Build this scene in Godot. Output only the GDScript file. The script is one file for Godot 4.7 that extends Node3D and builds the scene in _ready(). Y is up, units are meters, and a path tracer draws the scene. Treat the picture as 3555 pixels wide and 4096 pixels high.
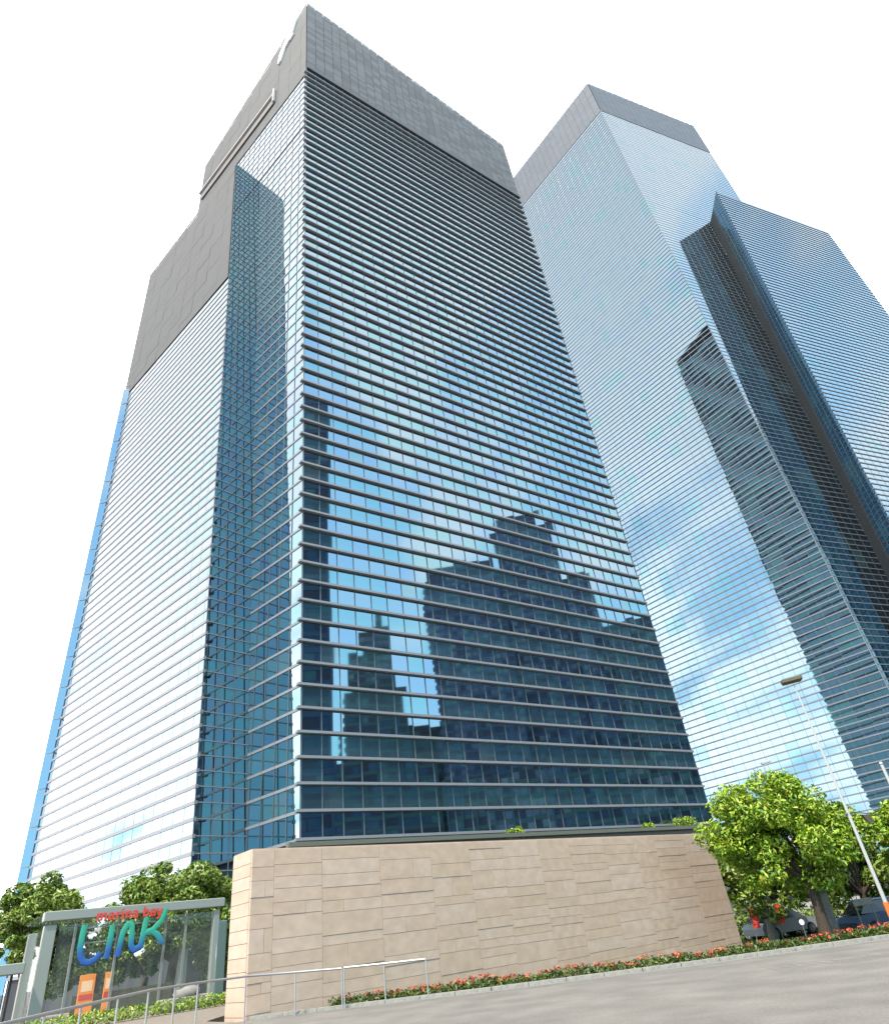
extends Node3D

var M := {}
var used := {}
var UNIT: BoxMesh
var rng := RandomNumberGenerator.new()

# ------------------------------------------------------------------ mesh builder
class MB:
	var v := PackedVector3Array()
	var n := PackedVector3Array()
	var c := PackedColorArray()
	var t := PackedVector2Array()
	var ix := PackedInt32Array()
	func quad(a: Vector3, b: Vector3, d: Vector3, e: Vector3, nn: Vector3, col := Color.WHITE) -> void:
		var k := v.size()
		v.append_array(PackedVector3Array([a, b, d, e]))
		n.append_array(PackedVector3Array([nn, nn, nn, nn]))
		c.append_array(PackedColorArray([col, col, col, col]))
		t.append_array(PackedVector2Array([Vector2(0, 1), Vector2(1, 1), Vector2(1, 0), Vector2(0, 0)]))
		if (b - a).cross(e - a).dot(nn) >= 0.0:
			ix.append_array(PackedInt32Array([k, k + 2, k + 1, k, k + 3, k + 2]))
		else:
			ix.append_array(PackedInt32Array([k, k + 1, k + 2, k, k + 2, k + 3]))
	func face(a: Vector3, b: Vector3, d: Vector3, e: Vector3, col := Color.WHITE) -> void:
		quad(a, b, d, e, (b - a).cross(e - a).normalized(), col)
	func box(o: Vector3, x: Vector3, y: Vector3, z: Vector3, col := Color.WHITE) -> void:
		# centre and half axes
		for s: float in [-1.0, 1.0]:
			quad(o + z * s - x - y, o + z * s + x - y, o + z * s + x + y, o + z * s - x + y, z.normalized() * s, col)
			quad(o + x * s - z - y, o + x * s + z - y, o + x * s + z + y, o + x * s - z + y, x.normalized() * s, col)
			quad(o + y * s - x - z, o + y * s + x - z, o + y * s + x + z, o + y * s - x + z, y.normalized() * s, col)
	func abox(lo: Vector3, hi: Vector3, col := Color.WHITE) -> void:
		var h := (hi - lo) * 0.5
		box((lo + hi) * 0.5, Vector3(h.x, 0, 0), Vector3(0, h.y, 0), Vector3(0, 0, h.z), col)
	func cbox(o: Vector3, x: Vector3, y: Vector3, z: Vector3, r: float, col := Color.WHITE) -> void:
		# box with chamfered edges: three slabs' faces joined by bevels
		var X := x.normalized()
		var Y := y.normalized()
		var Z := z.normalized()
		var hx := x.length()
		var hy := y.length()
		var hz := z.length()
		var ax := [X, Y, Z]
		var hh := [hx, hy, hz]
		for i in 3:
			var j := (i + 1) % 3
			var k := (i + 2) % 3
			var A: Vector3 = ax[i]
			var B: Vector3 = ax[j]
			var C: Vector3 = ax[k]
			var ha: float = hh[i]
			var hb: float = hh[j] - r
			var hc: float = hh[k] - r
			for s: float in [-1.0, 1.0]:
				var p := o + A * ha * s
				quad(p - B * hb - C * hc, p + B * hb - C * hc, p + B * hb + C * hc, p - B * hb + C * hc, A * s, col)
			for s: float in [-1.0, 1.0]:
				for q: float in [-1.0, 1.0]:
					var p1 := o + A * ha * s + B * hb * q
					var p2: Vector3 = o + A * (ha - r) * s + B * (hb + r) * q
					quad(p1 - C * hc, p2 - C * hc, p2 + C * hc, p1 + C * hc, (A * s + B * q).normalized(), col)
	func tube(p: PackedVector3Array, r: PackedFloat32Array, sides := 8, col := Color.WHITE, cap := true) -> void:
		var k0 := v.size()
		for i in p.size():
			var d := (p[min(i + 1, p.size() - 1)] - p[max(i - 1, 0)]).normalized()
			var a := d.cross(Vector3(0.31, 0.2, 0.93)).normalized()
			if absf(d.dot(Vector3(0.31, 0.2, 0.93))) > 0.95:
				a = d.cross(Vector3(0.9, 0.1, 0)).normalized()
			var b := d.cross(a)
			for s in sides:
				var w := TAU * s / sides
				var m := a * cos(w) + b * sin(w)
				v.append(p[i] + m * r[i])
				n.append(m)
				c.append(col)
				t.append(Vector2(float(s) / sides, i))
		for i in p.size() - 1:
			for s in sides:
				var a0 := k0 + i * sides + s
				var a1 := k0 + i * sides + (s + 1) % sides
				ix.append_array(PackedInt32Array([a0, a0 + sides, a1, a1, a0 + sides, a1 + sides]))
		if cap:
			for e: int in [0, p.size() - 1]:
				var k := v.size()
				var d := (p[p.size() - 1] - p[0]).normalized() * (-1.0 if e == 0 else 1.0)
				v.append(p[e])
				n.append(d)
				c.append(col)
				t.append(Vector2.ZERO)
				for s in sides:
					v.append(v[k0 + e * sides + s])
					n.append(d)
					c.append(col)
					t.append(Vector2.ZERO)
				for s in sides:
					if e == 0:
						ix.append_array(PackedInt32Array([k, k + 1 + s, k + 1 + (s + 1) % sides]))
					else:
						ix.append_array(PackedInt32Array([k, k + 1 + (s + 1) % sides, k + 1 + s]))
	func prism(bot: PackedVector3Array, top: PackedVector3Array, col := Color.WHITE) -> void:
		var m := bot.size()
		for i in m:
			var j := (i + 1) % m
			face(bot[i], bot[j], top[j], top[i], col)
		for i in range(1, m - 1):
			face(top[0], top[i], top[i + 1], top[i + 1], col)
			face(bot[0], bot[i + 1], bot[i], bot[i], col)
	func lump(o: Vector3, r: Vector3, seed_: int, rough := 0.2, col := Color.WHITE, rings := 6, segs := 9) -> void:
		var nz := FastNoiseLite.new()
		nz.seed = seed_
		nz.frequency = 0.9
		var k0 := v.size()
		for i in rings + 1:
			var th := PI * i / rings
			for s in segs:
				var ph := TAU * s / segs
				var d := Vector3(sin(th) * cos(ph), cos(th), sin(th) * sin(ph))
				v.append(o + d * r * (1.0 + rough * nz.get_noise_3dv(d * 1.5)))
				n.append(d)
				c.append(col)
				t.append(Vector2(float(s) / segs, float(i) / rings))
		for i in rings:
			for s in segs:
				var a0 := k0 + i * segs + s
				var a1 := k0 + i * segs + (s + 1) % segs
				ix.append_array(PackedInt32Array([a0, a0 + segs, a1, a1, a0 + segs, a1 + segs]))
	func into(am: ArrayMesh, mat: Material) -> void:
		if v.is_empty():
			return
		var ar := []
		ar.resize(Mesh.ARRAY_MAX)
		ar[Mesh.ARRAY_VERTEX] = v
		ar[Mesh.ARRAY_NORMAL] = n
		ar[Mesh.ARRAY_COLOR] = c
		ar[Mesh.ARRAY_TEX_UV] = t
		ar[Mesh.ARRAY_INDEX] = ix
		am.add_surface_from_arrays(Mesh.PRIMITIVE_TRIANGLES, ar)
		am.surface_set_material(am.get_surface_count() - 1, mat)

# ------------------------------------------------------------------ scene helpers
func numbered(called: String) -> String:
	var k: int = used.get(called, -1) + 1
	used[called] = k
	return called if k == 0 else "%s_%03d" % [called, k]

func tag(o: Node3D, label: String, category: String, group := "", kind := "") -> Node3D:
	if label:
		o.set_meta("label", label)
	if category:
		o.set_meta("category", category)
	if group:
		o.set_meta("group", group)
	if kind:
		o.set_meta("kind", kind)
	return o

func thing(called: String, label: String, category: String, at := Vector3.ZERO, turn := 0.0, group := "") -> Node3D:
	var o := Node3D.new()
	o.name = numbered(called)
	add_child(o)
	o.position = at
	o.rotation.y = turn
	tag(o, label, category, group)
	return o

func put(called: String, b: MB, mat: Material, parent: Node3D = null) -> MeshInstance3D:
	var am := ArrayMesh.new()
	b.into(am, mat)
	var o := MeshInstance3D.new()
	o.mesh = am
	if parent:
		o.name = called
		parent.add_child(o, true)
	else:
		o.name = numbered(called)
		add_child(o)
	return o

func put_many(called: String, bs: Array, mats: Array, parent: Node3D) -> MeshInstance3D:
	var am := ArrayMesh.new()
	for i in bs.size():
		bs[i].into(am, mats[i])
	var o := MeshInstance3D.new()
	o.mesh = am
	o.name = called
	parent.add_child(o, true)
	return o

func unit(called: String, mat: Material, parent: Node3D, centre: Vector3, x: Vector3, y: Vector3, z: Vector3) -> MeshInstance3D:
	# a shared box, full axes x y z
	var o := MeshInstance3D.new()
	o.mesh = UNIT
	o.material_override = mat
	o.name = called
	o.transform = Transform3D(Basis(x, y, z), centre)
	parent.add_child(o, true)
	return o

func struct(called: String, b: MB, mat: Material) -> MeshInstance3D:
	var o := put(called, b, mat)
	o.set_meta("kind", "structure")
	return o

func lin(r: float, g: float, b: float) -> Color:
	return Color(r, g, b).linear_to_srgb()

func mat(r: float, g: float, b: float, rough := 0.7, metal := 0.0) -> StandardMaterial3D:
	var m := StandardMaterial3D.new()
	m.albedo_color = lin(r, g, b)
	m.roughness = rough
	m.metallic = metal
	return m

func noise_tex(freq: float, oct: int, lo: Color, hi: Color, seed_ := 1, size := 512) -> NoiseTexture2D:
	var nz := FastNoiseLite.new()
	nz.seed = seed_
	nz.frequency = freq
	nz.fractal_octaves = oct
	nz.noise_type = FastNoiseLite.TYPE_SIMPLEX_SMOOTH
	var tx := NoiseTexture2D.new()
	tx.width = size
	tx.height = size
	tx.seamless = true
	tx.noise = nz
	var g := Gradient.new()
	g.set_color(0, lo)
	g.set_color(1, hi)
	tx.color_ramp = g
	return tx

func grained(m: StandardMaterial3D, freq: float, lo: float, hi: float, scale: float, bump := 0.0, seed_ := 1) -> StandardMaterial3D:
	m.albedo_texture = noise_tex(freq, 5, Color(lo, lo, lo), Color(hi, hi, hi), seed_)
	m.uv1_triplanar = true
	m.uv1_world_triplanar = true
	m.uv1_scale = Vector3.ONE * scale
	if bump > 0.0:
		m.heightmap_enabled = true
		m.heightmap_texture = m.albedo_texture
		m.heightmap_scale = bump
	return m

func az(deg: float, d: float, y := 0.0) -> Vector3:
	return Vector3(sin(deg_to_rad(deg)) * d, y, -cos(deg_to_rad(deg)) * d)

# ------------------------------------------------------------------ sky
func make_sky() -> Sky:
	var W := 1024
	var H := 512
	var im := Image.create(W, H, false, Image.FORMAT_RGBAF)
	var a := FastNoiseLite.new()
	a.seed = 11
	a.frequency = 0.9
	a.fractal_octaves = 5
	a.noise_type = FastNoiseLite.TYPE_SIMPLEX_SMOOTH
	var b := FastNoiseLite.new()
	b.seed = 5
	b.frequency = 0.45
	b.fractal_octaves = 3
	for j in H:
		var el := (0.5 - (j + 0.5) / H) * PI
		var y := sin(el)
		for i in W:
			var w := (i + 0.5) / W * TAU
			var d := Vector3(sin(w) * cos(el), y, -cos(w) * cos(el))
			var yy := maxf(y, 0.0) + 0.22
			var q := Vector2(d.x, d.z) / yy
			# wind-drawn cirrus: stretched along one direction
			var r := Vector2(q.x * 0.85 + q.y * 0.5, -q.x * 0.5 + q.y * 0.85)
			var n1 := a.get_noise_2d(r.x * 1.3, r.y * 3.4)
			var n2 := b.get_noise_2d(q.x + 20.0, q.y)
			# the cloud sheet is thick ahead and to the left and breaks up to the right and behind; a thin veil lies over the zenith
			var side := cos(w + 0.35)
			var cover := 0.36 + 2.0 * side + 3.0 * y * absf(y) * clampf(0.4 - side, 0.0, 1.0) + 1.5 * n1 + 0.7 * n2
			cover = smoothstep(0.0, 1.0, cover)
			var hz := pow(1.0 - clampf(y, 0.0, 1.0), 2.0)
			var blue := Color(0.42, 0.62, 0.86).lerp(Color(0.56, 0.87, 1.0), hz)
			# the sheet is brightest towards the sun's side
			var glare := Color(1.95, 1.83, 1.84).lerp(Color(1.0, 0.93, 0.95), smoothstep(0.12, 0.65, y))
			var cloud := Color(0.84, 0.85, 0.88).lerp(glare, smoothstep(0.45, 1.0, cos(w + 1.08)))
			var k := blue.lerp(cloud, cover)
			im.set_pixel(i, j, Color(k.r, k.g, k.b, 1.0))
	var pm := PanoramaSkyMaterial.new()
	pm.panorama = ImageTexture.create_from_image(im)
	var s := Sky.new()
	s.sky_material = pm
	return s

# ------------------------------------------------------------------ curtain walls
# a facade: rows of panes between ledges, mullions in front. P: point at s = 0, y = 0; u: along; n: outward; lean: shift per metre of height
# o: dy, dw, ld (ledge depth), lt (thickness), variants (materials), pick (Callable row,col -> variant), single (Callable row,col -> bool), ledge_mat, mull_mat
func facade(parent: Node3D, P: Vector3, u: Vector3, n: Vector3, y0: float, y1: float, sA: Callable, sB: Callable, o: Dictionary, bins: Array, ledges_left: Array) -> void:
	var lean: Vector3 = o.get("lean", Vector3.ZERO)
	var dy: float = o.dy
	var dw: float = o.dw
	var up := Vector3.UP + lean
	var rows := int(ceil((y1 - y0) / dy - 0.01))
	var tilt: float = o.get("tilt", 0.0022)
	var lift: float = o.get("lift", 0.0)
	for j in rows:
		var yb := y0 + j * dy
		var yt := minf(yb + dy, y1)
		var a0: float = sA.call(yb)
		var a1: float = sA.call(yt)
		var b0: float = sB.call(yb)
		var b1: float = sB.call(yt)
		# ledge
		var e: float = o.get("ext", 0.0)
		var f: float = o.get("ext2", 0.0)
		var lc: Vector3 = P + u * ((a0 - e + b0 + f) * 0.5) + up * (yb + lift) + n * (o.ld * 0.5 - 0.1)
		if ledges_left[0] > 0:
			ledges_left[0] -= 1
			unit("ledge", o.ledge_mat, parent, lc, u * (b0 + f - a0 + e), Vector3.UP * o.lt, n * (o.ld + 0.2))
		else:
			ledges_left[1].box(lc, u * (b0 + f - a0 + e) * 0.5, Vector3.UP * o.lt * 0.5, n * (o.ld + 0.2) * 0.5)
		# panes
		var k := int(floor(minf(a0, a1) / dw + 0.001))
		while k * dw < maxf(b0, b1) - 0.02:
			var p0 := clampf(k * dw, a0, b0)
			var q0 := clampf((k + 1) * dw, a0, b0)
			var p1 := clampf(k * dw, a1, b1)
			var q1 := clampf((k + 1) * dw, a1, b1)
			if q0 - p0 > 0.05 or q1 - p1 > 0.05:
				var g := 0.02
				var var_i: int = o.pick.call(j, k)
				var tx := rng.randf_range(-tilt, tilt)
				var ty := rng.randf_range(-tilt, tilt)
				var rect := absf(p0 - p1) < 0.01 and absf(q0 - q1) < 0.01
				if rect and o.has("single") and o.single.call(j, k):
					var X := (u * (q0 - p0 - 2 * g)) + n * tx * (q0 - p0)
					var Y := Vector3.UP * (yt - yb - 0.02) + n * ty * (yt - yb)
					unit("pane", o.variants[var_i], parent, P + u * ((p0 + q0) * 0.5) + up * ((yb + yt) * 0.5) - n * 0.02, X, Y, n * 0.04)
				else:
					var hw := (q0 - p0) * 0.5
					var hh := (yt - yb) * 0.5
					var A := P + u * (p0 + g) + up * (yb + 0.01) + n * (-tx * hw - ty * hh)
					var B := P + u * (q0 - g) + up * (yb + 0.01) + n * (tx * hw - ty * hh)
					var C := P + u * (q1 - g) + up * (yt - 0.01) + n * (tx * hw + ty * hh)
					var D := P + u * (p1 + g) + up * (yt - 0.01) + n * (-tx * hw + ty * hh)
					bins[var_i].quad(A, B, C, D, (n - u * tx - Vector3.UP * ty).normalized())
			k += 1
	# mullions
	if not o.has("mull_mat"):
		return
	var md: float = o.get("md", 0.07)
	var mw: float = o.get("mw", 0.06)
	var kk := int(ceil(minf(sA.call(y0), sA.call(y1)) / dw - 0.001))
	while kk * dw <= maxf(sB.call(y0), sB.call(y1)) + 0.01:
		var s := kk * dw
		var lo := y0
		var hi := y1
		var steps := 60
		var first := -1.0
		var last := -1.0
		for q in steps + 1:
			var y := y0 + (y1 - y0) * q / steps
			if s >= sA.call(y) - 0.02 and s <= sB.call(y) + 0.02:
				if first < 0.0:
					first = y
				last = y
		if last - first > 1.0:
			lo = first
			hi = last
			unit("mullion", o.mull_mat, parent, P + u * s + up * ((lo + hi) * 0.5) + n * (md * 0.5 - 0.03), u * mw, up * (hi - lo), n * (md + 0.06))
		kk += 1

# cladding panels of a crown: merged quads up to a sloping top
func cladding(P: Vector3, u: Vector3, n: Vector3, y0: float, top: Callable, sA: Callable, sB: Callable, dw: float, dy: float, bins: Array, gap := 0.05) -> void:
	var ymax := maxf(top.call(sA.call(y0)), top.call(sB.call(y0)))
	var rows := int(ceil((ymax - y0) / dy))
	for j in rows:
		var yb := y0 + j * dy
		var a: float = sA.call(yb)
		var a2: float = sA.call(yb + dy)
		var b: float = sB.call(yb)
		var cols := int(ceil((b - minf(a, a2)) / dw))
		for k in cols:
			var p0 := minf(maxf(b - (k + 1) * dw, a), b)
			var p1 := minf(maxf(b - (k + 1) * dw, a2), b)
			var q0 := maxf(b - k * dw, a)
			var q1 := maxf(b - k * dw, a2)
			var ta := minf(yb + dy, top.call(p1))
			var tb := minf(yb + dy, top.call(q1))
			if ta - yb < 0.1 and tb - yb < 0.1:
				continue
			ta = maxf(ta, yb + 0.05)
			tb = maxf(tb, yb + 0.05)
			var d := rng.randf_range(0.0, 0.03)
			var i := rng.randi() % bins.size()
			bins[i].face(P + u * (p0 + gap) + Vector3.UP * (yb + gap) + n * d, P + u * (q0 - gap) + Vector3.UP * (yb + gap) + n * d, P + u * (q1 - gap) + Vector3.UP * tb + n * d, P + u * (p1 + gap) + Vector3.UP * ta + n * d)

func k0(_y: float) -> float:
	return 0.0

# ------------------------------------------------------------------ tower in front
func tower_one() -> void:
	var t := thing("glass_office_tower", "nearest glass office tower with its corner towards the viewer and banded ledges", "office tower")
	var K := az(-14.8, 58.0)
	var uR := Vector3(cos(deg_to_rad(37.6)), 0, -sin(deg_to_rad(37.6)))
	var nR := Vector3(sin(deg_to_rad(37.6)), 0, cos(deg_to_rad(37.6)))
	var uL := Vector3(-cos(deg_to_rad(39.0)), 0, -sin(deg_to_rad(39.0)))
	var nL := Vector3(-sin(deg_to_rad(39.0)), 0, cos(deg_to_rad(39.0)))
	var LR := 53.2
	var LL := 39.8
	var out := 5.0
	var ret := func(y: float) -> float: return 7.2 + 0.056 * y
	var yP := 8.9
	var dy := 2.1
	var R := K + uR * LR
	var Rb := R + uL * 24.0
	var L := K + uL * LL
	var cores := MB.new()
	var foot := [K, R, Rb, L]
	var tops := [174.0, 166.6, 164.0, 161.6]
	var cen := (K + R + Rb + L) * 0.25
	var bb := PackedVector3Array()
	var tt := PackedVector3Array()
	for i in 4:
		var p: Vector3 = cen + (foot[i] - cen) * 0.994
		bb.append(p + Vector3.UP * -1.0)
		tt.append(p + Vector3.UP * (tops[i] - 0.15))
	cores.prism(bb, tt)
	put("core", cores, M.dark_core, t)
	# projecting bay on the left side
	var bay := MB.new()
	var pe := 44.0
	var bot := PackedVector3Array()
	var top := PackedVector3Array()
	for y: float in [-1.0, 121.6]:
		var s0: float = ret.call(y) + 0.2
		var arr := bot if y < 0 else top
		arr.append(K + uL * s0 + Vector3.UP * y - nL * 0.5)
		arr.append(K + uL * s0 + Vector3.UP * y + nL * (out - 0.12))
		arr.append(K + uL * (pe - 0.1) + Vector3.UP * y + nL * (out - 0.12))
		arr.append(K + uL * (pe - 0.1) + Vector3.UP * y - nL * 0.5)
		if y < 0:
			bot = arr
		else:
			top = arr
	bay.prism(bot, top)
	bay.prism(PackedVector3Array([K + uL * (pe - 0.05) + Vector3.UP * 87.1 - nL * 0.5, K + uL * (pe - 0.05) + Vector3.UP * 87.1 + nL * out, K + uL * (pe + 1.98) + Vector3.UP * 87.1 + nL * out, K + uL * (pe + 1.98) + Vector3.UP * 87.1 - nL * 0.5]), PackedVector3Array([K + uL * (pe - 0.05) + Vector3.UP * 121.65 - nL * 0.5, K + uL * (pe - 0.05) + Vector3.UP * 121.65 + nL * out, K + uL * (pe + 1.98) + Vector3.UP * 121.65 + nL * out, K + uL * (pe + 1.98) + Vector3.UP * 121.65 - nL * 0.5]))
	put("bay_core", bay, M.dark_core, t)
	var bins := [MB.new(), MB.new(), MB.new(), MB.new()]
	var variants := [M.glass_dark, M.glass_blue, M.glass_teal, M.glass_pale]
	var extra := MB.new()
	var left := [300, extra]
	var blind := FastNoiseLite.new()
	blind.seed = 3
	blind.frequency = 0.23
	var pick := func(j: int, k: int) -> int:
		var z := blind.get_noise_2d(k * 1.0, j * 1.7)
		if j % 2 == 1:
			return 2 if z > -0.22 else (3 if z < -0.42 else 1)
		return 0 if z < 0.22 else (1 if z < 0.4 else 2)
	var o := {"dy": dy, "dw": 1.9, "tilt": 0.0035, "ld": 0.36, "lt": 0.22, "variants": variants, "pick": pick, "ledge_mat": M.ledge, "mull_mat": M.mullion, "ext": 0.45, "ext2": 0.0}
	# right-hand face
	o.single = func(j: int, k: int) -> bool: return j < 9 and k < 28
	var top_R := func(s: float) -> float: return lerpf(174.4, 167.0, s / LR)
	var y_crown := 143.3
	facade(t, K, uR, nR, yP, y_crown, k0, func(_y: float) -> float: return LR, o, bins, left)
	# left-hand face beside the corner, below and above the bay's roof
	var oL := o.duplicate()
	oL.lift = 0.005
	oL.ld = 0.07
	oL.ext = 0.1
	oL.lt = 0.24
	oL.ledge_mat = M.ledge
	oL.single = func(j: int, k: int) -> bool: return j < 12 and k < 4
	facade(t, K, uL, nL, yP, 121.6, k0, ret, oL, bins, left)
	oL.erase("single")
	facade(t, K, uL, nL, yP + dy * 54, 140.8, k0, func(_y: float) -> float: return LL, oL, bins, left)
	# bay: outer face and return
	var oB := o.duplicate()
	oB.erase("single")
	oB.ext = 0.1
	oB.ld = 0.07
	oB.lt = 0.3
	oB.ledge_mat = M.ledge
	oB.dy = 1.3
	oB.md = 0.015
	oB.mw = 0.04
	facade(t, K + nL * out, uL, nL, 2.6, 87.0, ret, func(_y: float) -> float: return pe, oB, bins, left)
	var oW := o.duplicate()
	oW.erase("single")
	oW.lean = uL * 0.056
	oW.dw = 1.66
	oW.ext = 0.0
	oW.ld = 0.08
	oW.lt = 0.09
	oW.dy = 1.3
	oW.lift = 0.012
	facade(t, K + uL * 7.2, nL, -uL, 2.6, 121.6, k0, func(_y: float) -> float: return out, oW, bins, left)
	# far side and back
	var oF := o.duplicate()
	oF.erase("single")
	oF.erase("mull_mat")
	oF.ext = 0.0
	var nF := Vector3(-uL.z, 0, uL.x)
	if nF.dot(R - cen) < 0:
		nF = -nF
	facade(t, R, uL, nF, yP, 160.0, k0, func(_y: float) -> float: return 24.0, oF, bins, left)
	var uB := (L - Rb).normalized()
	var nB := Vector3(-uB.z, 0, uB.x)
	if nB.dot(Rb - cen) < 0:
		nB = -nB
	facade(t, Rb, uB, nB, yP, 160.0, k0, func(_y: float) -> float: return Rb.distance_to(L), oF, bins, left)
	tag(put_many("upper_pane_field", bins, variants, t), "", "", "", "stuff")
	if extra.v.size() > 0:
		tag(put("rear_ledge_field", extra, M.ledge, t), "", "", "", "stuff")
	# crown screens
	unit("crown_trim", M.screen_c, t, K + uR * (LR * 0.5) + Vector3.UP * (y_crown + 0.1) + nR * 0.12, uR * LR, Vector3.UP * 0.9, nR * 0.5)
	var cb := [MB.new(), MB.new(), MB.new()]
	var cm := [M.screen_a, M.screen_b, M.screen_c]
	cladding(K + nR * 0.1, uR, nR, y_crown, top_R, k0, func(_y: float) -> float: return LR, 1.9, 1.05, cb, 0.035)
	tag(put_many("crown_screen", cb, cm, t), "speckled blue-grey louvred screen round the top", "", "", "stuff")
	var cg := [MB.new(), MB.new()]
	var top_L := func(s: float) -> float: return lerpf(174.4, 161.8, s / LL)
	cladding(K + nL * 0.1, uL, nL, 140.9, top_L, k0, func(_y: float) -> float: return LL, 3.8, 2.1, cg, 0.02)
	var pt := func(_s: float) -> float: return 121.7
	cladding(K + nL * (out + 0.1), uL, nL, 87.1, pt, ret, func(_y: float) -> float: return pe + 2.0, 3.8, 2.1, cg, 0.02)
	tag(put_many("grey_cladding", cg, [M.clad_a, M.clad_b], t), "plain grey metal cladding on the left side", "", "", "stuff")
	# pale rail along the left crown
	var rl := MB.new()
	rl.box(K + uL * 25.0 + Vector3.UP * 149.0 + nL * 0.45, uL * 14.5, Vector3.UP * 0.22, nL * 0.25)
	rl.box(K + uL * 10.4 + Vector3.UP * 148.6 + nL * 0.45, uL * 0.25, Vector3.UP * 2.6, nL * 0.22)
	put("maintenance_rail", rl, M.pale_metal, t)
	var sb := MB.new()
	sb.box(K + uL * 24.5 + Vector3.UP * 146.6 + nL * 0.3, uL * 14.0, Vector3.UP * 1.0, nL * 0.12)
	put("service_slot", sb, M.brown_metal, t)
	# corner strip
	unit("corner_trim", M.mullion, t, K + (nR + nL).normalized() * 0.05 + Vector3.UP * 76.0, uR * 0.12, Vector3.UP * 134.0, nR * 0.12)
	# glass wing at the bay's far edge
	var ang := deg_to_rad(6.0)
	var uW := Vector3(-cos(ang), 0, -sin(ang))
	var nW := Vector3(-sin(ang), 0, cos(ang))
	var W0 := K + nL * out + uL * pe
	var wb := MB.new()
	wb.box(W0 + uW * 0.6 + Vector3.UP * 44.0, uW * 0.6, Vector3.UP * 44.0, nW * 0.08)
	put("glass_wing", wb, M.glass_blue, t)
	for j in 20:
		unit("wing_bracket", M.ledge, t, W0 + uW * 0.5 + nW * 0.1 + Vector3.UP * (yP + j * 4.2), uW * 0.8, Vector3.UP * 0.1, nW * 0.12)
	# podium edge
	var pod := MB.new()
	var pa := K - uR * 3.0 + nR * 2.6
	pod.prism(PackedVector3Array([K - uR * 2.0 + nR * 2.2 + Vector3.UP * -1.0, R + uR * 2.0 + nR * 2.2 + Vector3.UP * -1.0, R + uR * 2.0 - nR * 0.6 + Vector3.UP * -1.0, K - uR * 0.5 - nR * 0.4 + Vector3.UP * -1.0]), PackedVector3Array([K - uR * 2.0 + nR * 2.2 + Vector3.UP * 8.0, R + uR * 2.0 + nR * 2.2 + Vector3.UP * 8.0, R + uR * 2.0 - nR * 0.6 + Vector3.UP * 8.0, K - uR * 0.5 - nR * 0.4 + Vector3.UP * 8.0]))
	put("podium", pod, M.podium, t)
	var ped := MB.new()
	ped.box(K + uR * (LR * 0.5) + nR * 2.3 + Vector3.UP * 8.25, uR * (LR * 0.5 + 2.0), Vector3.UP * 0.16, nR * 0.3)
	put("podium_parapet", ped, M.podium_edge, t)
	# white emblem high on the left crown
	var em := thing("white_emblem", "white zigzag emblem fixed high on the nearest tower's left crown", "emblem", K + uL * 6.0 + Vector3.UP * 160.0 + nL * 0.15)
	var line := [Vector2(4.2, 11.8), Vector2(5.8, 8.2), Vector2(6.6, 6.5), Vector2(8.2, 5.0), Vector2(9.2, 1.4)]
	var wid := [0.9, 1.35, 1.7, 1.0, 0.55]
	var eb := MB.new()
	for i in line.size() - 1:
		var a: Vector2 = line[i]
		var b: Vector2 = line[i + 1]
		var A := uL * (a.x - 6.0) + Vector3.UP * a.y
		var B := uL * (b.x - 6.0) + Vector3.UP * b.y
		var wA := uL * (wid[i] as float)
		var wB := uL * (wid[i + 1] as float)
		var dz := nL * 0.35
		eb.prism(PackedVector3Array([A - wA, A + wA, A + wA + dz, A - wA + dz]), PackedVector3Array([B - wB, B + wB, B + wB + dz, B - wB + dz]))
	var e1 := put("emblem_stroke", eb, M.white_paint, em)
	var eb2 := MB.new()
	eb2.prism(PackedVector3Array([uL * -1.9 + Vector3.UP * 6.2, uL * -0.6 + Vector3.UP * 5.6, uL * -0.6 + Vector3.UP * 5.6 + nL * 0.35, uL * -1.9 + Vector3.UP * 6.2 + nL * 0.35]), PackedVector3Array([uL * 0.2 + Vector3.UP * 8.4, uL * 0.8 + Vector3.UP * 7.4, uL * 0.8 + Vector3.UP * 7.4 + nL * 0.35, uL * 0.2 + Vector3.UP * 8.4 + nL * 0.35]))
	put("emblem_bar", eb2, M.white_paint, em)
	# planting on the podium edge
	for q: Array in [[21.0, 0.55, "small yellow-green shrub on the podium edge above the middle of the stone wall"], [39.5, 0.5, "tiny bright shrub on the podium edge above the wall's right part"], [46.0, 0.75, "wide bright shrub on the podium edge above the wall's right end"]]:
		var p: Vector3 = K + uR * (q[0] as float) + nR * 1.3 + Vector3.UP * 8.0
		bush(p, q[1], q[2])

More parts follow.
